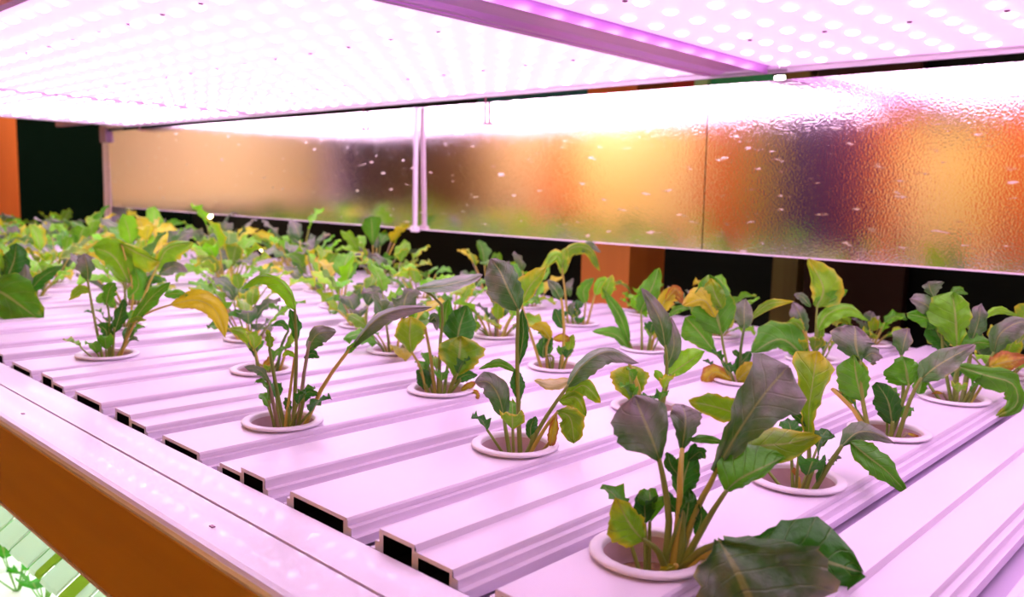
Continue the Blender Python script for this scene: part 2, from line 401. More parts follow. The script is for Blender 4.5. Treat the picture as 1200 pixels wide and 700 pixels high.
# ------------------------------------------------------------------ channels and cups
Y0C, QC, XO, CW = .50, .9623, .1588, .3277
CUPR, CUPI = .182, .142
CH0, CH1 = -11, 6
HOLDS = {(4, 0): 'the large purple fan-leaved seedling', (4, 1): 'the seedling with one tall wavy leaf', (4, 2): 'the bushy seedling with wrinkled purplish leaves',
         (4, 3): 'the dense bright seedling with an orange leaf', (3, 0): 'the tall stem with one purple leaf', (3, 1): 'the seedling with two yellow stalks',
         (3, 2): 'the seedling with a golden lower leaf', (3, 3): 'the seedling with a pointed yellow-edged leaf', (2, 0): 'the leggy spread-stalked seedling',
         (2, 1): 'the seedling with a flat purple top leaf', (2, 2): 'the small thick-stalked yellow seedling', (2, 3): 'the seedling with an orange-brown crinkled leaf',
         (1, 3): 'the thin seedling beside the orange post', (1, 0): 'the sparse seedling behind the leggy one', (0, 0): 'the seedling with a long yellow leaf',
         (-1, 0): 'the bushy tent-leaved seedling', (-2, 0): 'the seedling with one big smooth leaf'}
CHLAB = {4: HOLDS[(4, 0)], 3: HOLDS[(3, 0)], 2: HOLDS[(2, 0)], 1: HOLDS[(1, 0)], 0: HOLDS[(0, 0)], -1: HOLDS[(-1, 0)], -2: HOLDS[(-2, 0)]}
ZOFF = {2: -.020, 1: -.010, 0: -.016, .5: -.014, 1.5: -.016, 2.5: -.010, -.5: -.012, -1: -.012}   # uneven seating of the channels
def cup_rows(k):
    return [Y0C + (j + .5 * (k % 2)) * QC for j in range(5) if Y0C + (j + .5 * (k % 2)) * QC < 5.0]
def channel_mesh(k, rows):
    cx = XO; hw = CW / 2
    v = []; f = []
    def add(pts):
        n = len(v); v.extend(pts); f.append(tuple(range(n, n + len(pts))))
    def q(x, y, z): return (x * P, y * P, z * P)
    ylo, yhi = .02, 5.06
    # flat top with round holes
    edges = []
    R = .150; h = hw
    cur = ylo
    for yc in rows:
        add([q(cx - h, cur, 0), q(cx + h, cur, 0), q(cx + h, yc - h, 0), q(cx - h, yc - h, 0)])
        n = 32; ring = []; sq = []
        for i in range(n):
            a = 2 * math.pi * i / n; c, s = math.cos(a), math.sin(a); mxx = max(abs(c), abs(s))
            ring.append(q(cx + R * c, yc + R * s, 0)); sq.append(q(cx + h * c / mxx, yc + h * s / mxx, 0))
        b0 = len(v); v.extend(ring); v.extend(sq)
        for i in range(n):
            j = (i + 1) % n; f.append((b0 + i, b0 + n + i, b0 + n + j, b0 + j))
        cur = yc + h
    add([q(cx - h, cur, 0), q(cx + h, cur, 0), q(cx + h, yhi, 0), q(cx - h, yhi, 0)])
    # stepped flanks
    for sgn in (-1, 1):
        pr = [(h, 0), (h + .006, -.008), (h + .006, -.022), (h + .003, -.024), (h + .003, -.028), (h + .026, -.028), (h + .026, -.055), (h + .048, -.055), (h + .048, -.060), (h + .040, -.064), (h + .040, -.090)]
        for (x0, z0), (x1, z1) in zip(pr, pr[1:]):
            pts = [q(cx + sgn * x0, ylo, z0), q(cx + sgn * x0, yhi, z0), q(cx + sgn * x1, yhi, z1), q(cx + sgn * x1, ylo, z1)]
            add(pts if sgn > 0 else pts[::-1])
        # front faces of the flank (white plastic thickness)
        add([q(cx + sgn * (h - .018), ylo, -.014), q(cx + sgn * (h + .003), ylo, 0), q(cx + sgn * (h + .006), ylo, -.02), q(cx + sgn * (h + .004), ylo, -.090), q(cx + sgn * (h - .018), ylo, -.090)])
        add([q(cx + sgn * (h + .003), ylo, -.028), q(cx + sgn * (h + .026), ylo, -.028), q(cx + sgn * (h + .026), ylo, -.090), q(cx + sgn * (h + .003), ylo, -.090)])
        add([q(cx + sgn * (h + .026), ylo, -.055), q(cx + sgn * (h + .048), ylo, -.055), q(cx + sgn * (h + .04), ylo, -.090), q(cx + sgn * (h + .026), ylo, -.090)])
    add([q(cx - h, ylo, 0), q(cx + h, ylo, 0), q(cx + h - .018, ylo, -.014), q(cx - h + .018, ylo, -.014)])
    return v, f
def tunnel(x0, x1, z1, z0, depth=.13, ylo=.021):
    def q(x, y, z): return (x * P, y * P, z * P)
    a, b = ylo, ylo + depth
    v = [q(x0, a, z0), q(x1, a, z0), q(x1, a, z1), q(x0, a, z1), q(x0, b, z0), q(x1, b, z0), q(x1, b, z1), q(x0, b, z1)]
    f = [(4, 5, 6, 7), (0, 1, 5, 4), (3, 7, 6, 2), (0, 4, 7, 3), (1, 2, 6, 5)]
    return v, f
shared = {}
hw = CW / 2
for k in range(CH0, CH1 + 1):
    par = k % 2
    e = empty('grow_channel', W(k, 0, ZOFF.get(k, 0)))
    tag(e, 'white grow channel carrying ' + CHLAB[k] if k in CHLAB else 'white grow channel with open holes and no plants' if k > 4 else
        'white grow channel under the crowded seedlings toward the dark window', 'grow channel', 'planted grow channels lying across the bed')
    if par not in shared:
        v, f = channel_mesh(k, cup_rows(k)); ch = mesh_obj('lid', v, f, 'plastic', e)
        tv, tf = tunnel(XO - hw + .018, XO + hw - .018, -.014, -.090); tn = mesh_obj('open_end', tv, tf, 'dark', e)
        shared[par] = (ch, tn)
    else:
        for src in shared[par]:
            c = src.copy(); link(c, e)
    # stepped cover between this channel and the next
    e2 = empty('cover_strip', W(k + .5, 0, ZOFF.get(k + .5, 0)))
    far_high = k % 3 != 2 if k != 3 else True
    if k == 2: far_high = False
    side = 'the half facing the dark window raised' if far_high else 'the half away from the dark window raised'
    CS = {3: 'white stepped cover strip beside ' + HOLDS[(4, 0)], 2: 'white stepped cover strip beside ' + HOLDS[(3, 0)], 1: 'white stepped cover strip between the leggy seedling and the sparse one',
          0: 'white stepped cover strip just past ' + HOLDS[(0, 0)], 4: 'wide bare white cover strip with one step, past the purple fan-leaved seedling'}
    tag(e2, CS.get(k, 'white stepped cover strip under crowded leaves, ' + side), 'cover strip', 'stepped cover strips between the channels')
    key = 'c%d' % far_high
    if key not in shared:
        xm = XO
        parts = []
        for nm, xa, xb, zt in (('raised_strip', XO - hw, xm, .016), ('lower_strip', xm, XO + hw, -.004)) if far_high else (('lower_strip', XO - hw, xm, -.010), ('raised_strip', xm, XO + hw, .012)):
            lft = xa < XO - hw + .001
            hi = nm == 'raised_strip'
            # outer profile from left to right
            if lft: pr = [(xa - .046, -.090), (xa - .046, -.055), (xa - .024, -.055), (xa - .024, -.028), (xa - .004, -.026), (xa - .004, zt - .008), (xa, zt)]
            else: pr = [(xa, -.090), (xa, zt - .006), (xa + .004, zt)] if hi else [(xa - .002, -.090), (xa - .002, zt)]
            if lft: pr += ([(xb, zt), (xb + .008, zt - .018), (xb + .008, -.03)] if hi else [(xb, zt)]) + [(xb, -.090)]
            else: pr += [(xb, zt), (xb + .004, zt - .008), (xb + .004, -.026), (xb + .024, -.028), (xb + .024, -.055), (xb + .046, -.055), (xb + .046, -.090)]
            mb = MB(); n = len(pr)
            for yy in (.02, 5.06):
                for (x, z) in pr: mb.v.append((x * P, yy * P, z * P))
            for i in range(n - 1): mb.f.append((i, i + 1, n + i + 1, n + i))
            # front rim: frame around the opening
            ox0, ox1, oz = xa + .016, xb - .012, zt - .014
            b0 = len(mb.v)
            mb.v += [(x * P, .02 * P, z * P) for x, z in ((xa - .003, -.090), (xa - .003, zt), (xb, zt), (xb, -.090), (ox0, -.090), (ox0, oz), (ox1, oz), (ox1, -.090))]
            mb.f += [(b0, b0 + 1, b0 + 5, b0 + 4), (b0 + 1, b0 + 2, b0 + 6, b0 + 5), (b0 + 2, b0 + 3, b0 + 7, b0 + 6)]
            b0 = len(mb.v)
            if lft:
                mb.v += [(x * P, .02 * P, z * P) for x, z in ((xa - .046, -.090), (xa - .046, -.055), (xa - .024, -.055), (xa - .024, -.028), (xa - .003, -.028), (xa - .003, -.090))]
            else:
                mb.v += [(x * P, .02 * P, z * P) for x, z in ((xb, -.090), (xb, -.028), (xb + .024, -.028), (xb + .024, -.055), (xb + .046, -.055), (xb + .046, -.090))]
            mb.f.append(tuple(range(b0, b0 + 6)))
            so = mb.build(nm, 'plastic', e2)
            tv, tf = tunnel(ox0, ox1, oz, -.090); to = mesh_obj('open_end', tv, tf, 'dark', so)
            parts.append((so, to))
        shared[key] = parts
    else:
        for so, to in shared[key]:
            c = so.copy(); link(c, e2); d = to.copy(); link(d, c)

# cups
def lathe(prof, seg=28):
    v = []; f = []; n = len(prof)
    for j in range(seg):
        t = 2 * math.pi * j / seg
        for r, z in prof: v.append((r * P * math.cos(t), r * P * math.sin(t), z * P))
    for j in range(seg):
        a = j * n; b = ((j + 1) % seg) * n
        for i in range(n - 1): f.append((a + i, b + i, b + i + 1, a + i + 1))
    return v, f
def cup_parts(e):
    v, f = lathe([(CUPI + .004, .006), (CUPR - .006, .007), (CUPR, .011), (CUPR, .016), (CUPR - .006, .020), (CUPI + .006, .021), (CUPI, .014), (CUPI - .002, .0)])
    r = mesh_obj('rim', v, f, 'cup', e, True)
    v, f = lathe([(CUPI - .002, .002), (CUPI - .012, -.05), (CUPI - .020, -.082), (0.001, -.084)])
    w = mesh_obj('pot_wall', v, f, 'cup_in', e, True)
    v, f = lathe([(CUPI - .016, -.075), (CUPI - .05, -.062), (.05, -.066), (.001, -.058)], 16)
    g = mesh_obj('growing_sponge', v, f, 'plug', e, True)
    return [r, w, g]
cup_src = None
cup_pos = {}
for k in range(CH0, CH1 + 1):
    for j, y in enumerate(cup_rows(k)):
        if k >= 5: continue
        loc = W(k + XO, y, ZOFF.get(k, 0)); cup_pos[(k, j)] = loc
        e = empty('planting_cup', loc); tag(e, 'white round planting cup holding ' + HOLDS[(k, j)] if (k, j) in HOLDS else 'white round planting cup among the crowded seedlings' if k < -2 else 'white round planting cup of a small seedling in a middle row', 'planting cup', 'planting cups in the bed')
        if cup_src is None: cup_src = cup_parts(e)
        else:
            for s in cup_src:
                c = s.copy(); link(c, e)

# ------------------------------------------------------------------ mirror panels
YP, ZB, ZT = 5.10, .5928, 2.024
TILT = .021
def panel(x0, x1, label):
    h = (ZT - ZB) * P
    e = MB().box((x0 * P, 0, 0), (x1 * P, .004, h)).build('mirror_panel', 'mirror', None, (0, YP * P, TZ + ZB * P))
    e.rotation_euler = (TILT, 0, 0)
    MB().box((x0 * P, -.0015, -.002), (x1 * P, .005, .0005)).build('bottom_edge', 'whitealu', e)
    tag(e, label, 'mirror panel', 'mirror panels at the back of the bed')
    return e
pa = panel(-11.50, -2.315, 'long mirror foil panel from the corner post to the white divider')
pb_ = panel(-2.305, 1.545, 'mirror foil panel between the white divider and the thin joint')
pc = panel(1.555, X1 - .05, 'embossed mirror foil panel beyond the thin joint, with a dimpled surface')
e = empty('panel_divider', W(-2.31, 5.06, .58)); tag(e, 'slim white metal divider strip between two mirror panels', 'divider')
h = (ZT - .58) * P
MB().box((-.0065, -.010, 0), (.0065, -.004, h)).build('face_strip', 'whitealu', e, bevel=.002)
MB().box((-.001, -.014, 0), (.001, -.010, h)).build('rib', 'alu', e)
MB().box((-.011, -.013, -.004), (.011, .0, .010)).build('foot', 'whitealu', e, bevel=.002)

# ------------------------------------------------------------------ grow lamps
ZL = 2.0754
ZBD = ZL + .035
PITCHX, PITCHY = .293, .293
ledv, ledf = dome(.044 * P, 10, 3, .45)
led_me = bpy.data.meshes.new('led'); led_me.from_pydata(ledv, [], ledf); led_me.materials.append(M['led'])
led_me.polygons.foreach_set('use_smooth', [True] * len(led_me.polygons))
led_me2 = led_me.copy(); led_me2.materials[0] = M['led_dim']
scv, scf = dome(.018 * P, 8, 2, .5)
sc_me = bpy.data.meshes.new('screw'); sc_me.from_pydata(scv, [], scf); sc_me.materials.append(M['screw'])
LY0, LY1 = .22, 4.98
def lamp(x0, x1, label, dim=False):
    e = empty('grow_lamp', W((x0 + x1) / 2, 2.5, ZBD + .12)); L0 = e.location
    tag(e, label, 'grow lamp', 'pink LED grow lamps over the bed')
    def lb(name, a, b, mt, bev=0):
        mb = wbox(a, b); mb.v = [tuple(Vector(v) - L0) for v in mb.v]; return mb.build(name, mt, e, bevel=bev)
    lb('housing', (x0, LY0, ZBD + .012), (x1, LY1, ZBD + .12), 'whitealu')
    lb('led_board', (x0 + .005, LY0 + .02, ZBD), (x1 - .005, LY1 - .02, ZBD + .012), 'board_dim' if dim else 'board')
    pts = []
    ny = int((LY1 - LY0 - .2) / PITCHY)
    x = x0 + .16 if x0 > 2 else x0 + .2
    xs = []
    while x < x1 - .1: xs.append(x); x += PITCHX
    for r in range(ny + 1):
        y = 4.79 - r * PITCHY
        if y < LY0 + .1: break
        for x in xs: pts.append(W(x, y, ZBD) - L0)
    camL = CAM - L0
    pts.sort(key=lambda q: (q - camL).length)
    for q in pts[:300]:
        o = bpy.data.objects.new('led', led_me2 if dim else led_me); link(o, e); o.location = q
    rest = pts[300:]
    if rest:
        v = []; f = []
        for q in rest:
            n = len(v); v += [tuple(Vector(a) + q) for a in ledv]; f += [tuple(n + i for i in t) for t in ledf]
        tag(mesh_obj('more_leds', v, f, 'led_dim' if dim else 'led', e, True), kind='stuff')
    for y in (.94, 2.36, 3.78):
        x = .06 - .51 * 30
        while x < x1 - .05:
            if x > x0 + .05:
                o = bpy.data.objects.new('screw', sc_me); link(o, e); o.location = W(x, y, ZBD - .0005) - L0
            x += .51
    return e
lamp(-10.15, -5.96, 'grow lamp board at the far end of the rack, next to the dark window')
lamp(-5.89, 1.555, 'longest grow lamp board between its narrow joint and the purple cross bar')
lamp(2.205, X1, 'grow lamp board on the near side of the purple cross bar', True)
# frame of the lamps: back rail, front rail, end rail, cross bar
lf = empty('lamp_frame', W(-2, 2.5, ZL + .3)); tag(lf, 'pink lit metal frame holding the grow lamps, with rails and a cross bar', 'lamp frame')
LF = lf.location
def lpart(name, a, b, mt, bev=.002):
    mb = wbox(a, b); mb.v = [tuple(Vector(v) - LF) for v in mb.v]; return mb.build(name, mt, lf, bevel=bev)
pr = [(5.02, ZL), (5.06, ZL), (5.06, ZL + .11), (4.985, ZL + .11), (4.985, ZL + .05), (5.0, ZL + .035), (5.02, ZL + .03)]
MB().prism([(y * P - LF.y, TZ + z * P - LF.z) for y, z in pr], 'x', -11.6 * P - LF.x, X1 * P - LF.x).build('back_rail', 'whitealu', lf)
pr = [(.14, ZL), (.20, ZL), (.20, ZL + .11), (.14, ZL + .11)]
MB().prism([(y * P - LF.y, TZ + z * P - LF.z) for y, z in pr], 'x', -10.3 * P - LF.x, X1 * P - LF.x).build('front_rail', 'alu_dark', lf)
lpart('end_rail', (-10.30, .14, ZL - .01), (-10.16, 5.0, ZL + .11), 'whitealu')
lpart('joint_strip', (-5.95, .2, ZL + .015), (-5.90, 4.98, ZL + .045), 'seam')
xb0, xb1 = 1.565, 2.185
pr = [(xb0, ZL + .02), (xb0 + .06, ZL - .005), (xb0 + .12, ZL - .005), (xb0 + .13, ZL + .01), (xb0 + .145, ZL + .01), (xb0 + .155, ZL - .005), (xb0 + .20, ZL - .005), (xb0 + .27, ZL + .012), (xb1 - .03, ZL + .012), (xb1, ZL - .03), (xb1 + .012, ZL - .03), (xb1 + .012, ZL + .11), (xb0, ZL + .11)]
MB().prism([(x * P - LF.x, TZ + z * P - LF.z) for x, z in pr], 'y', .14 * P - LF.y, 4.86 * P - LF.y).build('cross_bar', 'alu_dark', lf)
lpart('bar_end_plate', (xb0 + .06, 4.85, ZL + .002), (xb1 + .12, 4.99, ZL + .03), 'alu')
lpart('corner_bracket', (-11.7, 4.2, ZL - .02), (-10.3, 4.32, ZL + .08), 'bracket')
lpart('corner_bracket', (-11.75, 5.0, ZL - .26), (-11.45, 5.075, ZL + .1), 'bracket')
for (px, y0, y1) in ((163, 141, 152), (426, 127, 151), (569, 114, 144)):
    a = at_y(px, y0, 5.04); b = at_y(px, y1, 5.04)
    mb = MB(); r = .0022; n = 8
    for z in (a.z, b.z):
        for i in range(n): mb.v.append((a.x + r * math.cos(6.2832 * i / n) - LF.x, 5.04 * P + r * math.sin(6.2832 * i / n) - LF.y, z - LF.z))
    for i in range(n): mb.f.append((i, (i + 1) % n, n + (i + 1) % n, n + i))
    po = mb.build('pin', 'pin', lf)
    MB().box((a.x - .007 - LF.x, 5.04 * P - .005 - LF.y, b.z - .003 - LF.z), (a.x + .007 - LF.x, 5.04 * P + .005 - LF.y, b.z - LF.z)).build('pin_foot', 'screw', po)

# ------------------------------------------------------------------ lower tier
low = empty('lower_bed', W(-2, 2.4, -2.75)); tag(low, 'white lower growing bed under the bronze fascia', 'growing bed'); LB = low.location
def lwpart(name, a, b, mt):
    mb = wbox(a, b); mb.v = [tuple(Vector(v) - LB) for v in mb.v]; return mb.build(name, mt, low, bevel=.002)
lwpart('tray', (X0, .1, -2.75), (X1, 5.0, -2.6), 'low_white')
for i in range(-11, 7): lwpart('lid', (i + .06, .14, -2.6), (i + .94, 4.9, -2.55), 'low_white')
ll = empty('lower_lamp', W(-2, 2.6, -.5)); tag(ll, 'white lamp panel over the lower growing bed', 'lamp')
mb = wbox((X0 + .3, .75, -.60), (X1 - .3, 4.9, -.57)); mb.v = [tuple(Vector(v) - ll.location) for v in mb.v]; mb.build('diffuser', 'low_lamp', ll)
mb = wbox((X0 + .3, .7, -.57), (X1 - .3, 4.95, -.5)); mb.v = [tuple(Vector(v) - ll.location) for v in mb.v]; mb.build('housing', 'whitealu', ll)
# ribbed flap sloping outwards below the fascia
fl = empty('ribbed_flap', W(0, -.14, -1.0)); tag(fl, 'pale ribbed plastic flap sloping out below the bronze fascia', 'flap')
rnd = random.Random(5)
xx = -6.0; i = 0
while xx < 6.0:
    w = rnd.choice((.10, .14, .17, .08))
    mt = 'flap_green' if rnd.random() < .2 else 'flap'
    lift = .012 * (i % 2)
    v = [];
    for (y, z) in ((-.14, -1.0), (.42, -.60)):
        for dx in (0, w - .01): v.append((W(xx + dx, y, z + lift) - fl.location)); 
        for dx in (0, w - .01): v.append((W(xx + dx, y - .01, z + lift - .02) - fl.location))
    f = [(0, 1, 5, 4), (2, 6, 7, 3), (0, 4, 6, 2), (1, 3, 7, 5), (0, 2, 3, 1), (4, 5, 7, 6)]
    mesh_obj('rib', v, f, mt, fl)
    xx += w; i += 1

# ------------------------------------------------------------------ plants
def catmull(pts, n):
    pts = [Vector(p) for p in pts]
    if len(pts) == 2: return [pts[0].lerp(pts[1], i / n) for i in range(n + 1)]
    ext = [pts[0] * 2 - pts[1]] + pts + [pts[-1] * 2 - pts[-2]]
    S = len(pts) - 1; out = []
    for i in range(n + 1):
        t = i / n * S; s = min(int(t), S - 1); t -= s
        p0, p1, p2, p3 = ext[s:s + 4]
        out.append(.5 * ((2 * p1) + (p2 - p0) * t + (2 * p0 - 5 * p1 + 4 * p2 - p3) * t * t + (3 * p1 - p0 - 3 * p2 + p3) * t ** 3))
    return out
def profile(shape, t):
    if shape == 'f': w = (.10 + .90 * t ** 1.1) * (1 - .75 * max(0, (t - .86) / .14) ** 2)
    elif shape == 'b': w = .07 + .93 * max(0, math.sin(math.pi * min(1, t ** 1.45))) ** .75
    elif shape == 'l': w = .10 + .90 * max(0, math.sin(math.pi * t ** .95)) ** 1.0
    else: w = .08 + .92 * max(0, math.sin(math.pi * t ** .85)) ** .75
    if t > .97: w *= .35
    return w
COLS = {  # base colour (linear) and yellowing
    'g': (.10, .40, .008, .12), 'G': (.20, .58, .008, .12), 'd': (.03, .20, .008, .0), 'p': (.07, .22, .03, .05),
    'y': (.20, .48, .008, .42), 'Y': (.55, .56, .01, .62), 'o': (.45, .14, .01, 1.15), 'w': (.60, .60, .25, .40)}
def blade(name, mids, lat, wl, wr, dep, dl, dr, shape, col, parent, seed, nv=12, nu=8, wave=.0016, painted_sheen=False):
    """mids: points base->tip; lat(i): unit vector to the left; dep: unit depth/normal vector(s)"""
    rn = random.Random(seed); ph = rn.random() * 6.28; ph2 = rn.random() * 6.28
    L0 = parent.location
    M_ = catmull(mids, nv); v = []; uv = []; f = []
    for i, mp in enumerate(M_):
        t = i / nv; pw = profile(shape, t); l = lat(i, nv, M_); dv = dep(i, nv, M_)
        for s in range(nu + 1):
            a = -1 + 2 * s / nu; left = a < 0; aa = abs(a)
            w = (wl if left else wr) * pw * (1 + .07 * math.sin(15 * t + ph + a) * aa + .06 * math.sin(43 * t + ph2 + 2 * a) * aa)
            dd = (dl if left else dr) * pw
            side = l if left else -l
            p = mp + side * (w * aa) + dv * (dd * aa ** 1.35) + dv * ((wave + .10 * (wl + wr) * .5) * (math.sin(5.5 * math.pi * t + ph + (2.1 if left else 0)) + .45 * math.sin(11.3 * math.pi * t + ph2)) * aa * aa * min(1, 4 * t)) + dv * (.05 * (wl + wr) * math.sin(7 * a + 5 * t + ph))
            v.append(p); uv.append(((a + 1) / 2, t))
    for i in range(nv):
        for s in range(nu):
            b = i * (nu + 1) + s; f.append((b, b + 1, b + nu + 2, b + nu + 1))
    o = mesh_obj(name, [q - L0 for q in v], f, 'leaf_painted_sheen' if painted_sheen else 'leaf', parent, True, None, uv)
    o.color = col
    return o
def tube(name, pts, r0_, r1_, col, parent, seg=6, n=8):
    L0 = parent.location
    C = catmull(pts, n); v = []; f = []
    for i, c in enumerate(C):
        t = (C[min(i + 1, n)] - C[max(i - 1, 0)]).normalized()
        a = t.cross(Vector((.3, .9, .1))).normalized(); b = t.cross(a)
        r = r0_ + (r1_ - r0_) * i / n
        for s in range(seg):
            an = 6.2832 * s / seg; v.append(c + a * (r * math.cos(an)) + b * (r * math.sin(an)) - L0)
    for i in range(n):
        for s in range(seg): f.append((i * seg + s, i * seg + (s + 1) % seg, (i + 1) * seg + (s + 1) % seg, (i + 1) * seg + s))
    f.append(tuple(range(n * seg, n * seg + seg)))
    o = mesh_obj(name, v, f, 'stalk', parent, True); o.color = col
    return o
STK = {'g': (.22, .30, .04, 1), 'y': (.48, .40, .06, 1), 'p': (.34, .26, .14, 1), 'd': (.10, .20, .03, 1)}
def jit(c, rn, amt=.18):
    m_ = 1 + rn.uniform(-amt, amt); return (c[0] * m_ * (1 + rn.uniform(-.1, .1)), c[1] * m_, c[2] * m_, c[3])

def small_leaf(e, B, rn, az, sl, bl, ck):
    el = math.radians(rn.uniform(40, 80)); h = Vector((math.cos(az), math.sin(az), 0))
    d = h * math.cos(el) + Vector((0, 0, math.sin(el)))
    root = B + h * .006 + Vector((0, 0, -.0125)); p2 = root + d * (sl + .010)
    tube('stalk', [root, root + d * (sl * .5 + .005), p2], .0015, .0010, jit(STK['g'], rn), e, 5, 4)
    mids = [p2, p2 + d * bl * .5, p2 + d * bl * .75 + h * bl * .3]
    lv = Vector((0, 0, 1)).cross(h)
    blade('leaf', mids, lambda i, n, C: lv, bl * .38, bl * .38, lambda i, n, C: (Vector((0, 0, 1)) - h * .5).normalized(), .003, .003, rn.choice('ol'), jit(COLS[ck], rn), e, rn.random(), 8, 6)
def traced_plant(kj, label, leaves, nv=14, nu=10, rs=1.0):
    """leaves: (stalk colour, stalk px points (base first), blade px points, left, right, shape, colour[, dl, dr]) - depth in cm from the cup"""
    B = cup_pos[kj]; zc = (B - CAM).dot(fw); rn = random.Random(kj[0] * 31 + kj[1] * 7 + 5)
    e = empty('leafy_seedling', B); tag(e, label, 'plant', 'leafy seedlings in the bed')
    def PX(q):
        x, y = q[0], q[1]; d = q[2] if len(q) > 2 else 0
        return CAM + ray(x, y) * (zc + d / 100)
    for n_, lf_ in enumerate(leaves):
        sc, sp, bp, wl, wr, shape, ck = lf_[:7]
        px = zc / F
        dl = (lf_[7] / 100 if len(lf_) > 7 else wl * px * rn.uniform(-.3, .85))
        dr = (lf_[8] / 100 if len(lf_) > 8 else wr * px * rn.uniform(-.3, .85))
        mids = [PX(q) for q in bp]
        lp = None
        if sp:
            pts = [PX(q) for q in sp]
            if sp[0][1] > 0:     # root the first point inside the cup
                h = pts[0] - B; h.z = 0
                if h.length > .095 * P: h = h.normalized() * .095 * P
                root = B + h * .8 + Vector((0, 0, -.064 * P))
                pts = [root, root.lerp(pts[1] if len(pts) > 1 else mids[0], .25)] + pts[1:]
            pts.append(mids[0].lerp(mids[1], .1))
            big = 1.0 if ck in 'o' else 1.25
            tube('stalk', pts, .0023 * big * rs, .0012 * big * rs, jit(STK[sc], rn), e)
        if wl <= 0: continue
        def lat(i, n, C):
            t = (C[min(i + 1, n)] - C[max(i - 1, 0)]); t2 = t - fw * t.dot(fw)
            if t2.length < 1e-6: t2 = UP
            return fw.cross(t2).normalized() * -1   # left of the direction as seen
        bl = blade('leaf', mids, lat, wl * px, wr * px, lambda i, n, C: fw, dl, dr, shape, jit(COLS[ck], rn), e, rn.random(), nv, nu, painted_sheen=(ck == 'p'))
    for q in range(rn.randint(3, 6)):      # small inner leaves low in the cup
        az = rn.random() * 6.28; small_leaf(e, B, rn, az, rn.uniform(.014, .034), rn.uniform(.016, .028), rn.choice('ddgdgy'))
    return e

TR = {}
TR[(4, 0)] = ('large seedling with a purple fan leaf, a torn leaf and drooping dark leaves', [
    ('g', [(783, 658), (784, 610), (778, 565)], [(773, 540), (764, 515, -.3), (754, 490, -.3), (744, 464, 0)], 41, 31, 'b', 'p', -.5, .8),
    ('y', [(795, 655), (796, 600), (797, 560)], [(799, 530, 1), (803, 492, 1.5), (800, 474, 3)], 17, 28, 'b', 'p', .5, 1.5),
    ('g', [(800, 655), (800, 620)], [(798, 585, 1), (803, 555, 1), (815, 520, 1.5)], 15, 17, 'l', 'd'),
    ('g', None, [(803, 516, 1), (828, 515, 1.2), (852, 520, 1)], 5, 5, 'l', 'g'),
    ('g', [(800, 655), (801, 640)], [(801, 625, .3), (806, 600, .3), (808, 572, .6)], 14, 15, 'l', 'd'),
    ('y', [(798, 650), (815, 600, .3), (832, 568, .4)], [(838, 554, .4), (866, 503, .6), (894, 463, 1), (925, 430, 2)], 38, 54, 'f', 'p', 1.4, -.6),
    ('g', [(808, 655), (826, 615, -.5), (838, 595, -.8)], [(850, 576, -1), (868, 562, -1), (893, 549, -.6), (919, 535, .3)], 27, 12, 'o', 'g', 1.6, .3),
    ('g', None, [(852, 556, 1.6), (885, 526, 2), (922, 520, 2), (960, 511, 1.5)], 17, 22, 'o', 'y', 1.5, -.4),
    ('g', [(790, 656), (770, 645, -.6)], [(754, 634, -1), (738, 614, -1.5), (722, 584, -1.5)], 27, 16, 'o', 'y', -.3, .4),
    ('g', [(798, 658), (818, 648, -1.2), (835, 640, -2)], [(842, 633, -2.8), (858, 662, -4.6), (880, 710, -6), (900, 760, -6.4)], 98, 52, 'b', 'p', .6, 1.0),
    ('y', [(800, 660), (830, 648, -1.5), (850, 638, -2)], [(868, 636, -2.6), (918, 647, -3.2), (965, 658, -3.8), (1010, 671, -4)], 37, 42, 'b', 'd', 1.6, -.6),
    ('y', None, [(873, 489, 3), (842, 478, 3), (807, 470, 3)], 15, 17, 'o', 'y'),
    ('g', None, [(797, 560, .6), (786, 545, .6), (782, 530, .8)], 7, 10, 'o', 'd'),
    ('g', None, [(806, 540, 1), (820, 530, 1), (826, 538, 1)], 7, 8, 'o', 'd'),
    ('g', None, [(793, 600, .3), (784, 588, .3), (780, 575, .4)], 7, 9, 'o', 'd'),
    ('g', None, [(815, 628, .2), (822, 608, .2), (818, 590, .3)], 8, 8, 'o', 'd'),
    ('y', [(790, 658), (792, 664, -1)], [(794, 664, -1), (782, 668, -1.4), (770, 672, -1.4)], 5, 5, 'l', 'Y')])
TR[(4, 1)] = ('seedling with one tall upright wavy leaf and one drooping over the channel edge', [
    ('g', [(947, 578), (948, 545)], [(948, 520), (947, 482), (953, 446, .3), (959, 412, 1)], 30, 32, 'f', 'y', .3, .8),
    ('g', [(953, 578), (972, 545), (983, 528)], [(985, 524), (1005, 507, .5), (1026, 508, 1), (1049, 520, 1)], 9, 11, 'l', 'p', 1.2, 0),
    ('g', None, [(996, 518, -.3), (1018, 536, -.9), (1040, 553, -1.2), (1063, 578, -1)], 17, 15, 'o', 'g', .8, -.2),
    ('g', None, [(957, 566, -.1), (964, 552, -.1), (966, 540, 0)], 5, 5, 'l', 'd'),
    ('g', None, [(945, 500, .1), (936, 490, .1), (927, 484, .2)], 5, 6, 'l', 'd'),
    ('y', [(940, 575), (936, 562)], [(936, 560), (932, 553), (930, 548)], 3, 3, 'l', 'o'),
    ('g', None, [(972, 548, 0), (978, 538, 0), (986, 536, 0)], 4, 4, 'l', 'p')])
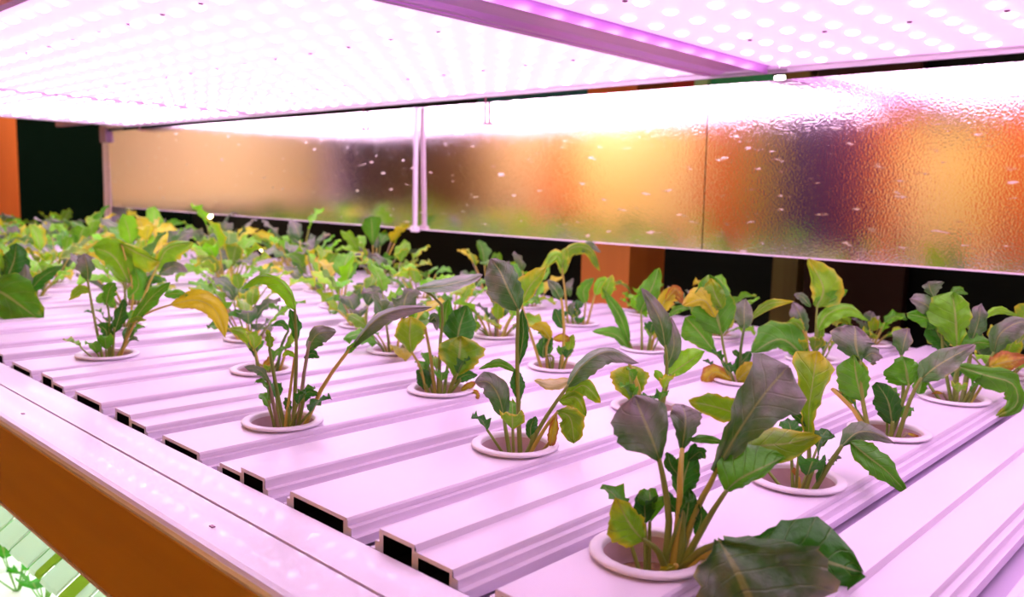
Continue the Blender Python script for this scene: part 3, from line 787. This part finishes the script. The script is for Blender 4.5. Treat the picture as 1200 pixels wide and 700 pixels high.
TR[(4, 2)] = ('bushy seedling with wrinkled purplish top leaves and a yellow side stalk', [
    ('g', [(1018, 508), (1011, 470), (1008, 440)], [(1008, 424), (1003, 402, .5), (1001, 382, 2)], 24, 31, 'b', 'p', .8, 1.2),
    ('g', None, [(1010, 470), (1004, 440, -.3), (1000, 416, 0)], 20, 17, 'o', 'g'),
    ('y', [(1022, 510), (1000, 480, .3), (975, 456, .6)], [(985, 462, 1.5), (992, 460, 1.5), (1002, 450, 1.8)], 16, 14, 'o', 'y'),
    ('g', [(1044, 512), (1046, 495)], [(1046, 498), (1040, 470), (1027, 448)], 13, 15, 'o', 'd'),
    ('g', [(1052, 512), (1066, 470), (1078, 446)], [(1078, 446), (1103, 426), (1142, 404, .5)], 12, 14, 'o', 'p', 1, -.5),
    ('g', [(1040, 512), (1055, 480, 1)], [(1066, 452, 1), (1062, 436, 1), (1058, 418, 1.2)], 22, 22, 'o', 'g'),
    ('g', [(1040, 512), (1058, 470, 1.2)], [(1056, 418, 1.5), (1060, 402, 1.5), (1064, 385, 2)], 12, 12, 'b', 'p'),
    ('g', None, [(1012, 420, .5), (1022, 414, .5), (1034, 420, .3)], 8, 14, 'o', 'p'),
    ('p', [(1050, 513), (1062, 508)], [(1062, 508), (1070, 510), (1078, 512)], 2, 2, 'l', 'o')])
TR[(4, 3)] = ('dense seedling with broad bright leaves, one curling down to the channel, one orange', [
    ('g', [(1123, 470), (1122, 430)], [(1122, 408), (1119, 372), (1117, 342, .6)], 31, 22, 'b', 'G', .5, .3),
    ('g', [(1118, 470), (1106, 420, 1)], [(1104, 374, 1), (1086, 358, 1), (1066, 350, 1)], 11, 14, 'o', 'p', 0, 1),
    ('g', None, [(1114, 390, 1), (1088, 374, 1.2), (1063, 368, 1.2)], 10, 11, 'o', 'g'),
    ('g', None, [(1112, 408, 1.5), (1098, 390, 1.5), (1092, 368, 1.6)], 16, 18, 'o', 'd'),
    ('g', None, [(1110, 350, 2), (1122, 340, 2), (1134, 345, 2)], 5, 6, 'l', 'g'),
    ('g', None, [(1094, 350, 2), (1090, 338, 2), (1088, 330, 2)], 8, 18, 'b', 'p'),
    ('g', [(1128, 470), (1136, 420, 2)], [(1148, 376, 2), (1170, 363, 2), (1193, 370, 2)], 4, 6, 'l', 'G'),
    ('g', [(1130, 470), (1136, 430, 1)], [(1138, 400, 1), (1147, 376, 1.2), (1150, 356, 1.6)], 14, 12, 'o', 'p'),
    ('g', None, [(1128, 410, .6), (1145, 402, .6), (1166, 404, .6)], 12, 10, 'o', 'g'),
    ('g', [(1134, 470), (1150, 440, .5)], [(1164, 415), (1172, 392), (1194, 378), (1218, 380)], 8, 17, 'o', 'p', .8, -.2),
    ('g', [(1124, 470), (1118, 445, -.4)], [(1122, 429, -.8), (1155, 440, -1.5), (1186, 450, -2), (1191, 474, -2), (1166, 490, -2)], 13, 15, 'o', 'g', .5, .3),
    ('y', [(1136, 470), (1155, 445, .2)], [(1160, 430, -.5), (1180, 424, -.8), (1206, 420, -.8)], 12, 13, 'o', 'o'),
    ('g', None, [(1076, 462, -.1), (1080, 450, .3), (1090, 440, .5)], 8, 10, 'o', 'g'),
    ('p', [(1120, 470), (1106, 462)], [(1106, 462), (1098, 460), (1092, 462)], 2, 2, 'l', 'o')])
TR[(3, 0)] = ('seedling with a tall stem topped by one purple leaf, orange dried leaf in its cup', [
    ('g', [(612, 530), (607, 470), (606, 410), (607, 375)], [(608, 364), (596, 340, -.5), (586, 318, -.2), (575, 303, .4)], 24, 17, 'o', 'p', .3, 1.0),
    ('g', None, [(607, 430), (613, 395), (612, 362)], 8, 7, 'l', 'd'),
    ('g', None, [(609, 470), (606, 450), (604, 432)], 8, 9, 'l', 'd'),
    ('g', [(598, 530), (592, 500)], [(591, 490), (584, 464, -.5), (572, 448, -.5), (556, 448, -.5)], 13, 14, 'o', 'p', -.3, .8),
    ('g', None, [(606, 437, 1), (585, 427, 1), (561, 433, 1)], 4, 6, 'l', 'g'),
    ('g', [(615, 530), (632, 502), (650, 474), (660, 460)], [(664, 454), (684, 427), (714, 412, .5), (749, 426, .5)], 5, 16, 'o', 'p', 1.5, -.4),
    ('y', [(618, 530), (640, 500, -.3)], [(652, 482, -.5), (668, 490, -.5), (673, 520, -.5)], 15, 15, 'b', 'y'),
    ('y', None, [(662, 466, 1), (684, 452, 1), (704, 472, 1)], 9, 13, 'o', 'y'),
    ('y', None, [(655, 470, .5), (675, 466, .5), (687, 488, .4)], 7, 13, 'o', 'y'),
    ('y', [(640, 528), (646, 515, -.5)], [(652, 486, -.8), (648, 508, -1), (646, 529, -.8)], 6, 6, 'l', 'o'),
    ('g', [(620, 530), (625, 510)], [(622, 515), (622, 500), (628, 488)], 6, 9, 'o', 'd'),
    ('y', None, [(670, 446, 1.5), (647, 452, 1.5), (626, 446, 1.5)], 6, 7, 'o', 'w', 0, .9)])
TR[(3, 1)] = ('seedling with two yellow stalks before a round yellow-edged leaf and a narrow upright leaf', [
    ('y', [(750, 476), (746, 455), (743, 432)], [(743, 474, .8), (739, 448, .8), (737, 428, 1)], 22, 23, 'b', 'y'),
    ('y', [(754, 476), (748, 452), (738, 428)], [(737, 425), (728, 402), (720, 390)], 0, 0, 'l', 'g'),
    ('g', [(775, 476), (781, 440), (781, 415)], [(780, 408), (773, 374), (752, 338, .5)], 9, 12, 'o', 'p'),
    ('g', None, [(781, 432, .3), (790, 405, .3), (786, 372, .6)], 9, 9, 'o', 'p'),
    ('g', [(778, 476), (782, 450)], [(784, 440), (804, 426), (826, 412)], 16, 9, 'o', 'G'),
    ('g', None, [(780, 450, -.3), (772, 440, -.3), (767, 434, -.3)], 5, 5, 'l', 'G')])
TR[(3, 2)] = ('seedling with a golden lower leaf, an orange withered leaf and a tall yellow-speckled leaf', [
    ('g', [(861, 446), (850, 428)], [(840, 416), (820, 390), (803, 372, .6)], 18, 16, 'b', 'g', .3, .5),
    ('g', [(857, 446), (848, 408)], [(846, 392), (837, 356), (831, 322, 1)], 28, 25, 'o', 'g', -.3, .6),
    ('g', None, [(838, 372, -.4), (824, 352, -.6), (800, 358, -.6)], 8, 16, 'o', 'Y', 0, .8),
    ('g', None, [(846, 362, -.3), (838, 345, -.3), (833, 326, 0)], 13, 11, 'o', 'y'),
    ('y', [(864, 446), (866, 444)], [(864, 446, -.5), (878, 434, -.6), (895, 430, -.6)], 10, 16, 'o', 'Y'),
    ('y', [(856, 446), (856, 444, -.6)], [(857, 446, -.8), (840, 436, -1), (829, 446, -1.2), (837, 462, -1)], 9, 9, 'o', 'o'),
    ('d', [(868, 446), (868, 410), (872, 385)], [(872, 386, .5), (872, 368, .5), (874, 350, 1)], 10, 12, 'o', 'p'),
    ('y', None, [(877, 376, 1), (900, 357, 1), (930, 353, 1)], 5, 7, 'l', 'y'),
    ('d', None, [(868, 420, .2), (862, 414, .2), (858, 412, .2)], 3, 4, 'l', 'd'),
    ('g', None, [(862, 440, .4), (870, 424, .4), (880, 412, .5)], 8, 10, 'o', 'd')])
TR[(3, 3)] = ('seedling with a pointed yellow-edged top leaf and one broad arching green leaf', [
    ('g', [(956, 422), (956, 385)], [(957, 360), (964, 338), (948, 303, .5)], 11, 24, 'l', 'y'),
    ('g', None, [(953, 357, .3), (975, 352, 0), (993, 340, .3)], 12, 6, 'o', 'g'),
    ('g', [(958, 422), (957, 400)], [(957, 388), (970, 368), (995, 361), (1018, 376)], 6, 12, 'o', 'G', 1, -.3),
    ('y', [(950, 422), (946, 400)], [(945, 390), (938, 370), (929, 354, .5)], 11, 10, 'o', 'p'),
    ('g', None, [(950, 360, .5), (940, 348, .5), (930, 346, .6)], 5, 5, 'o', 'p'),
    ('y', [(954, 422), (944, 396)], [(942, 388, -.2), (932, 378, -.2), (922, 384, -.2)], 7, 7, 'o', 'y'),
    ('g', [(950, 424), (947, 420, -.6)], [(945, 421, -.8), (915, 398, -.8), (881, 414, -.8)], 11, 23, 'o', 'g', 0, .8),
    ('g', [(958, 424), (968, 408)], [(975, 395, .5), (988, 386, .5), (1000, 385, .5)], 6, 8, 'o', 'd'),
    ('y', None, [(958, 404, .5), (962, 388, .5), (960, 372, .5)], 5, 5, 'l', 'y')])
TR[(2, 0)] = ('leggy seedling with thin spread stalks and one arching bright leaf on top', [
    ('g', [(346, 490), (347, 430), (347, 390)], [(346, 364), (341, 346), (325, 328), (304, 324, .3), (283, 339, .5)], 13, 3, 'o', 'G', -.2, .3),
    ('g', None, [(347, 400), (344, 380), (340, 362)], 6, 8, 'l', 'd'),
    ('g', [(336, 492), (322, 445), (316, 410)], [(317, 408), (316, 398), (313, 386)], 5, 5, 'o', 'y'),
    ('p', [(327, 492), (318, 462), (314, 448)], [(315, 447, -.3), (304, 434, -.5), (286, 430, -.5)], 7, 5, 'o', 'p'),
    ('p', [(352, 490), (356, 440), (363, 400)], [(360, 410), (372, 392), (394, 389)], 10, 14, 'o', 'p', .8, -.2),
    ('g', None, [(356, 420), (366, 414), (374, 420)], 4, 7, 'l', 'd'),
    ('y', [(358, 490), (379, 452), (400, 422), (410, 409)], [(410, 409), (437, 378), (464, 364), (506, 360)], 6, 12, 'o', 'p', 1.2, -.3),
    ('g', None, [(404, 415, -.1), (412, 408, -.1), (418, 400, 0)], 4, 4, 'l', 'g'),
    ('g', [(350, 490), (356, 468)], [(352, 474), (360, 460), (374, 462)], 5, 7, 'o', 'd'),
    ('g', [(342, 490), (338, 478)], [(340, 484), (336, 474), (334, 466)], 4, 5, 'l', 'd'),
    ('y', [(334, 490), (336, 488)], [(346, 420, .3), (338, 414, .3), (330, 418, .3)], 3, 4, 'l', 'y')])
TR[(2, 1)] = ('compact seedling with a flat purple top leaf and a rounded yellow-edged front leaf', [
    ('g', [(524, 462), (530, 448, -.6)], [(533, 442, -1), (538, 418, -1), (540, 394, -.4)], 26, 28, 'b', 'y', .2, .3),
    ('y', [(500, 462), (492, 430)], [(482, 414, -.4), (480, 394, -.5), (482, 371, 0)], 19, 18, 'b', 'y'),
    ('y', [(510, 462), (505, 420), (499, 388)], [(499, 388, 0), (495, 375, 0), (490, 366, 0)], 0, 0, 'l', 'g'),
    ('g', [(513, 462), (516, 400), (518, 358)], [(488, 338, -.5), (518, 335, 0), (545, 329, .6), (566, 322, 1)], 10, 9, 'o', 'p', 4, -2),
    ('g', [(520, 462), (526, 420, 1)], [(535, 404, 1), (539, 382, 1), (547, 358, 1.2)], 18, 19, 'o', 'd'),
    ('g', None, [(528, 395, 1.5), (522, 372, 1.5), (526, 350, 1.5)], 11, 10, 'o', 'g'),
    ('y', None, [(540, 458, -.4), (550, 452, -.6), (558, 448, -.6)], 4, 5, 'o', 'o'),
    ('y', None, [(553, 458, -.8), (558, 462, -.9), (560, 470, -.8)], 4, 5, 'o', 'o'),
    ('g', [(505, 462), (498, 450)], [(500, 458), (496, 442), (488, 434)], 9, 8, 'o', 'd'),
    ('g', [(518, 462), (540, 445, .4)], [(530, 450, .5), (545, 440, .5), (560, 440, .5)], 6, 8, 'l', 'd'),
    ('p', None, [(503, 378, -.2), (510, 372, -.2), (512, 388, -.2)], 5, 6, 'o', 'p')])
TR[(2, 2)] = ('small seedling on thick yellow stalks, behind the tall stem with the purple leaf', [
    ('y', [(633, 432), (622, 392), (612, 360)], [(611, 356), (621, 336), (640, 314)], 16, 9, 'o', 'y', .6, 0),
    ('y', [(660, 432), (661, 385), (658, 352)], [(657, 352), (651, 340), (642, 328)], 6, 8, 'o', 'p'),
    ('y', [(640, 432), (640, 410)], [(645, 398), (636, 385), (622, 384)], 6, 8, 'o', 'Y'),
    ('g', [(645, 432), (648, 418)], [(636, 420), (638, 405), (648, 396)], 9, 9, 'o', 'd'),
    ('y', [(658, 432), (666, 415)], [(664, 420), (668, 404), (672, 392)], 7, 6, 'o', 'y'),
    ('g', None, [(660, 385, .2), (654, 372, .2), (650, 362, .2)], 7, 6, 'o', 'd'),
    ('y', None, [(648, 398, -.1), (660, 396, -.1), (668, 400, -.1)], 5, 5, 'o', 'o')])
TR[(2, 3)] = ('seedling with an arching left leaf, a lifted pointed leaf and an orange-brown crinkled leaf', [
    ('g', [(752, 408), (752, 385)], [(750, 366), (762, 342), (773, 314, .5)], 13, 11, 'o', 'g'),
    ('g', None, [(758, 372, .4), (748, 356, .4), (741, 348, .5)], 8, 12, 'b', 'G'),
    ('y', [(762, 408), (772, 372)], [(772, 366), (784, 346), (800, 348)], 9, 13, 'o', 'Y'),
    ('y', None, [(780, 352, -.3), (792, 340, -.3), (800, 356, -.3)], 6, 8, 'o', 'o'),
    ('g', [(745, 408), (740, 408)], [(740, 414), (722, 393), (694, 389)], 5, 9, 'o', 'g'),
    ('g', [(742, 408), (738, 402)], [(738, 404), (726, 370), (706, 338)], 7, 7, 'l', 'g'),
    ('y', None, [(706, 350, .2), (712, 336, .2), (718, 322, .4)], 6, 9, 'o', 'y'),
    ('g', None, [(782, 372, 1), (795, 362, 1), (808, 362, 1)], 4, 5, 'l', 'g'),
    ('y', [(760, 408), (764, 400)], [(766, 398), (772, 390), (776, 392)], 3, 3, 'l', 'o')])
TR[(1, 3)] = ('tall thin seedling with drooping umbrella-like leaves beside the orange post', [
    ('y', [(664, 380), (662, 340), (659, 318)], [(660, 316), (652, 300), (634, 318)], 6, 8, 'o', 'y'),
    ('y', None, [(659, 318, .3), (668, 292, .3), (690, 292, .3), (703, 318, .3)], 5, 9, 'o', 'y'),
    ('g', None, [(660, 322, 0), (660, 304, 0), (664, 290, .3)], 7, 7, 'o', 'y'),
    ('y', None, [(682, 296, .5), (690, 286, .5), (704, 296, .5)], 4, 5, 'o', 'p'),
    ('y', [(684, 380), (686, 360)], [(686, 356), (684, 340), (696, 326)], 8, 7, 'o', 'g'),
    ('y', [(688, 380), (696, 350)], [(697, 346), (706, 330), (722, 340)], 6, 9, 'o', 'G'),
    ('g', None, [(668, 348, .4), (666, 336, .4), (672, 326, .5)], 4, 5, 'o', 'p'),
    ('g', [(672, 380), (670, 370)], [(670, 372), (668, 362), (674, 354)], 4, 5, 'l', 'p')])
TR[(1, 0)] = ('small sparse seedling with a drying yellow leaf, behind the leggy plant', [
    ('y', [(302, 434), (300, 415)], [(298, 412), (286, 392), (268, 385)], 7, 7, 'o', 'y'),
    ('d', [(326, 434), (330, 405), (338, 388)], [(338, 388), (330, 380), (318, 382)], 3, 5, 'o', 'd'),
    ('y', [(328, 434), (334, 415)], [(334, 410), (340, 398), (344, 386)], 4, 4, 'l', 'y'),
    ('y', [(304, 434), (304, 428)], [(308, 430), (316, 422), (320, 414)], 4, 4, 'o', 'o'),
    ('g', [(306, 434), (300, 420)], [(300, 420), (296, 408), (292, 400)], 4, 5, 'l', 'p')])
TR[(0, 0)] = ('seedling with a tall thin stalk and a long yellow leaf arching out sideways', [
    ('g', [(120, 412), (109, 365), (103, 330)], [(103, 330), (102, 314), (99, 297, .4)], 15, 7, 'b', 'p', .2, .4),
    ('y', None, [(105, 342, .2), (94, 340, .2), (81, 352, .2)], 5, 6, 'o', 'y'),
    ('g', [(126, 412), (128, 396)], [(126, 402), (124, 388), (114, 380)], 8, 10, 'o', 'd'),
    ('g', [(132, 412), (134, 385)], [(134, 390), (140, 370), (146, 350)], 7, 9, 'l', 'd'),
    ('g', [(140, 412), (152, 380)], [(150, 385), (176, 350), (200, 331)], 9, 10, 'l', 'g'),
    ('y', None, [(192, 346, .3), (206, 344, .3), (221, 346, .3)], 5, 6, 'o', 'g'),
    ('y', [(138, 412), (158, 378), (180, 364)], [(200, 357), (230, 352), (252, 364), (264, 396)], 13, 11, 'o', 'Y', .6, -.4),
    ('g', [(130, 412), (128, 370)], [(124, 356), (128, 340), (136, 332)], 8, 9, 'o', 'g'),
    ('y', None, [(150, 378, -.2), (160, 374, -.2), (172, 375, -.2)], 3, 4, 'l', 'y'),
    ('y', [(134, 412), (148, 402)], [(150, 400), (157, 396), (163, 400)], 2, 3, 'l', 'p')])
TR[(-1, 0)] = ('bushy seedling with tent-like leaves, behind the plant with the long yellow leaf', [
    ('g', [(146, 382), (146, 350)], [(150, 330), (132, 300), (110, 290)], 18, 22, 'o', 'G'),
    ('y', [(150, 382), (156, 340)], [(140, 285, -.3), (165, 298, -.3), (187, 308, -.3)], 6, 22, 'o', 'y'),
    ('y', [(152, 382), (176, 330), (186, 310)], [(184, 316), (196, 292), (226, 284)], 7, 16, 'o', 'y'),
    ('g', None, [(150, 350, -.2), (162, 335, -.2), (158, 312, 0)], 11, 12, 'o', 'g'),
    ('y', None, [(186, 322, .3), (204, 312, .3), (220, 318, .3)], 6, 8, 'o', 'p'),
    ('y', [(140, 382), (136, 362)], [(136, 360), (124, 350), (112, 354)], 7, 8, 'o', 'g'),
    ('g', None, [(168, 340, .3), (176, 328, .3), (190, 330, .3)], 6, 6, 'o', 'd')])
TR[(-2, 0)] = ('seedling at the rail end with one big smooth leaf reaching toward the bare channels', [
    ('g', [(6, 372), (-6, 350, -1)], [(-22, 340, -3), (4, 344, -3.4), (50, 377, -3.6)], 26, 26, 'b', 'g', .8, .2),
    ('g', [(8, 372), (6, 340)], [(6, 330), (16, 305), (20, 285)], 13, 13, 'o', 'd'),
    ('g', [(10, 372), (30, 345)], [(32, 345), (50, 325), (72, 312)], 7, 8, 'o', 'd'),
    ('y', [(6, 372), (2, 330)], [(2, 328), (-4, 305), (-10, 290)], 12, 12, 'o', 'y'),
    ('y', [(8, 372), (14, 350)], [(14, 348), (26, 330), (30, 310)], 8, 8, 'o', 'p')])

done = set()
for kj, (lb, lv) in TR.items():
    if kj in cup_pos:
        traced_plant(kj, lb, lv, rs=(.95 if kj[0] >= 4 else .8)); done.add(kj)

# free-grown plants: prototypes with their own leaves, copied into the other cups
def grown_proto(seed, size):
    rn = random.Random(seed); e = empty('leafy_seedling', Vector((0, 0, 0)))
    nl = rn.randint(12, 15); a0 = rn.random() * 6.28
    for i in range(nl):
        az = a0 + i * 2.4 + rn.uniform(-.35, .35)
        inner = i / nl
        el = math.radians(rn.uniform(36, 60) + inner * 28)
        sl = rn.uniform(.040, .085) * size * (.6 + .5 * inner); bl = rn.uniform(.034, .056) * size
        d = Vector((math.cos(az) * math.cos(el), math.sin(az) * math.cos(el), math.sin(el)))
        h = Vector((math.cos(az), math.sin(az), 0))
        root = h * .008 + Vector((0, 0, -.0125))
        p1 = root + d * sl * .55 + Vector((0, 0, .004)); p2 = root + d * sl
        ck = rn.choice('gGGGyyppgYpyGy')
        tube('stalk', [root, p1, p2], .0019, .0011, jit(STK[rn.choice('gyyp')], rn), e, 5, 5)
        droop = rn.uniform(.2, 1.5)
        mids = [p2]; ang = el + .1
        for s in range(3):
            ang -= droop * .42
            mids.append(mids[-1] + (h * math.cos(ang) + Vector((0, 0, math.sin(ang)))) * bl / 3)
        latv = Vector((0, 0, 1)).cross(h).normalized()
        tw = rn.uniform(-.5, .5); latv = (latv * math.cos(tw) + Vector((0, 0, 1)) * math.sin(tw)).normalized()
        def dep(i_, n, C, latv=latv):
            t = (C[min(i_ + 1, n)] - C[max(i_ - 1, 0)]).normalized(); return t.cross(latv).normalized() * (1 if t.cross(latv).z > 0 else -1)
        wv = bl * rn.uniform(.26, .40); cv = rn.uniform(-.3, .5) * wv
        blade('leaf', mids, lambda i_, n, C, latv=latv: latv, wv, wv, dep, cv, cv, rn.choice('oobl'), jit(COLS[ck], rn, .3), e, rn.random(), 8, 6, .0022, painted_sheen=(ck == 'p'))
    return e
protos = []
NP = 12
for i in range(NP):
    protos.append(grown_proto(100 + i, [1.0, 1.15, .9, 1.1][i % 4]))
used = [False] * NP
rn = random.Random(9)
def far_label(k, j):
    if k <= -7: return 'yellow-green leafy seedling crowded at the dark window end of the bed', 'seedlings by the dark window end'
    if k <= -3: return 'mixed green and yellow leafy seedling in the crowded rows before the long mirror panel', 'seedlings before the long mirror panel'
    return 'leafy seedling in a middle row, among the spaced plants before the divider strip', 'seedlings before the divider strip'
def plant_copy(src, loc, rz, s, lb, gr, first):
    r = src if first else src.copy()
    if not first:
        link(r)
        for ch in src.children:
            c = ch.copy(); link(c, r)
            cc = c.color; m1 = rn.uniform(.8, 1.2); c.color = (cc[0] * m1 * rn.uniform(.9, 1.15), cc[1] * m1, cc[2], cc[3])
    r.location = loc; r.rotation_euler = (0, 0, rz); r.scale = (s, s, s)
    tag(r, lb, 'plant', gr)
    return r
order = [kj for kj in cup_pos if kj not in done]
rn.shuffle(order)
n = 0
for kj in order:
    k, j = kj
    i = n % NP; n += 1
    lb, gr = far_label(k, j)
    s = rn.uniform(1.0, 1.3)
    if k >= 0: s *= .78
    elif k >= -2: s *= .9
    if kj == (3, 4) or kj == (4, 4): s *= .9; lb, gr = 'small leafy seedling tucked against the back edge of the bed', 'seedlings at the back edge'
    plant_copy(protos[i], cup_pos[kj], rn.random() * 6.28, s, lb, gr, not used[i]); used[i] = True

# seedlings on the lower bed
for i, (px, py, s) in enumerate(((20, 692, 1.6), (52, 706, 1.1), (-10, 645, 1.3))):
    p = at_z(px, py, -2.55)
    e = empty('lower_seedling', p); rr = random.Random(40 + i)
    for q in range(7):
        az = q * 2.4; el = math.radians(rr.uniform(45, 80)); h = Vector((math.cos(az), math.sin(az), 0))
        d = h * math.cos(el) + Vector((0, 0, math.sin(el))); sl = rr.uniform(.03, .06) * s; bl = .05 * s
        root = p + h * .004; p2 = root + d * sl
        tube('stalk', [root, root + d * sl * .5, p2], .0016, .001, (.15, .4, .04, 1), e, 5, 4)
        mids = [p2, p2 + d * bl * .5, p2 + d * bl * .7 + h * bl * .3]
        latv = Vector((0, 0, 1)).cross(h)
        blade('leaf', mids, lambda i_, n_, C, latv=latv: latv, bl * .45, bl * .45, lambda i_, n_, C: Vector((0, 0, 1)), .004, .004, 'o', (.05, .38, .005, 0), e, rr.random(), 6, 6)
    tag(e, 'bright green young seedling on the white lower bed', 'plant', 'seedlings on the lower bed')
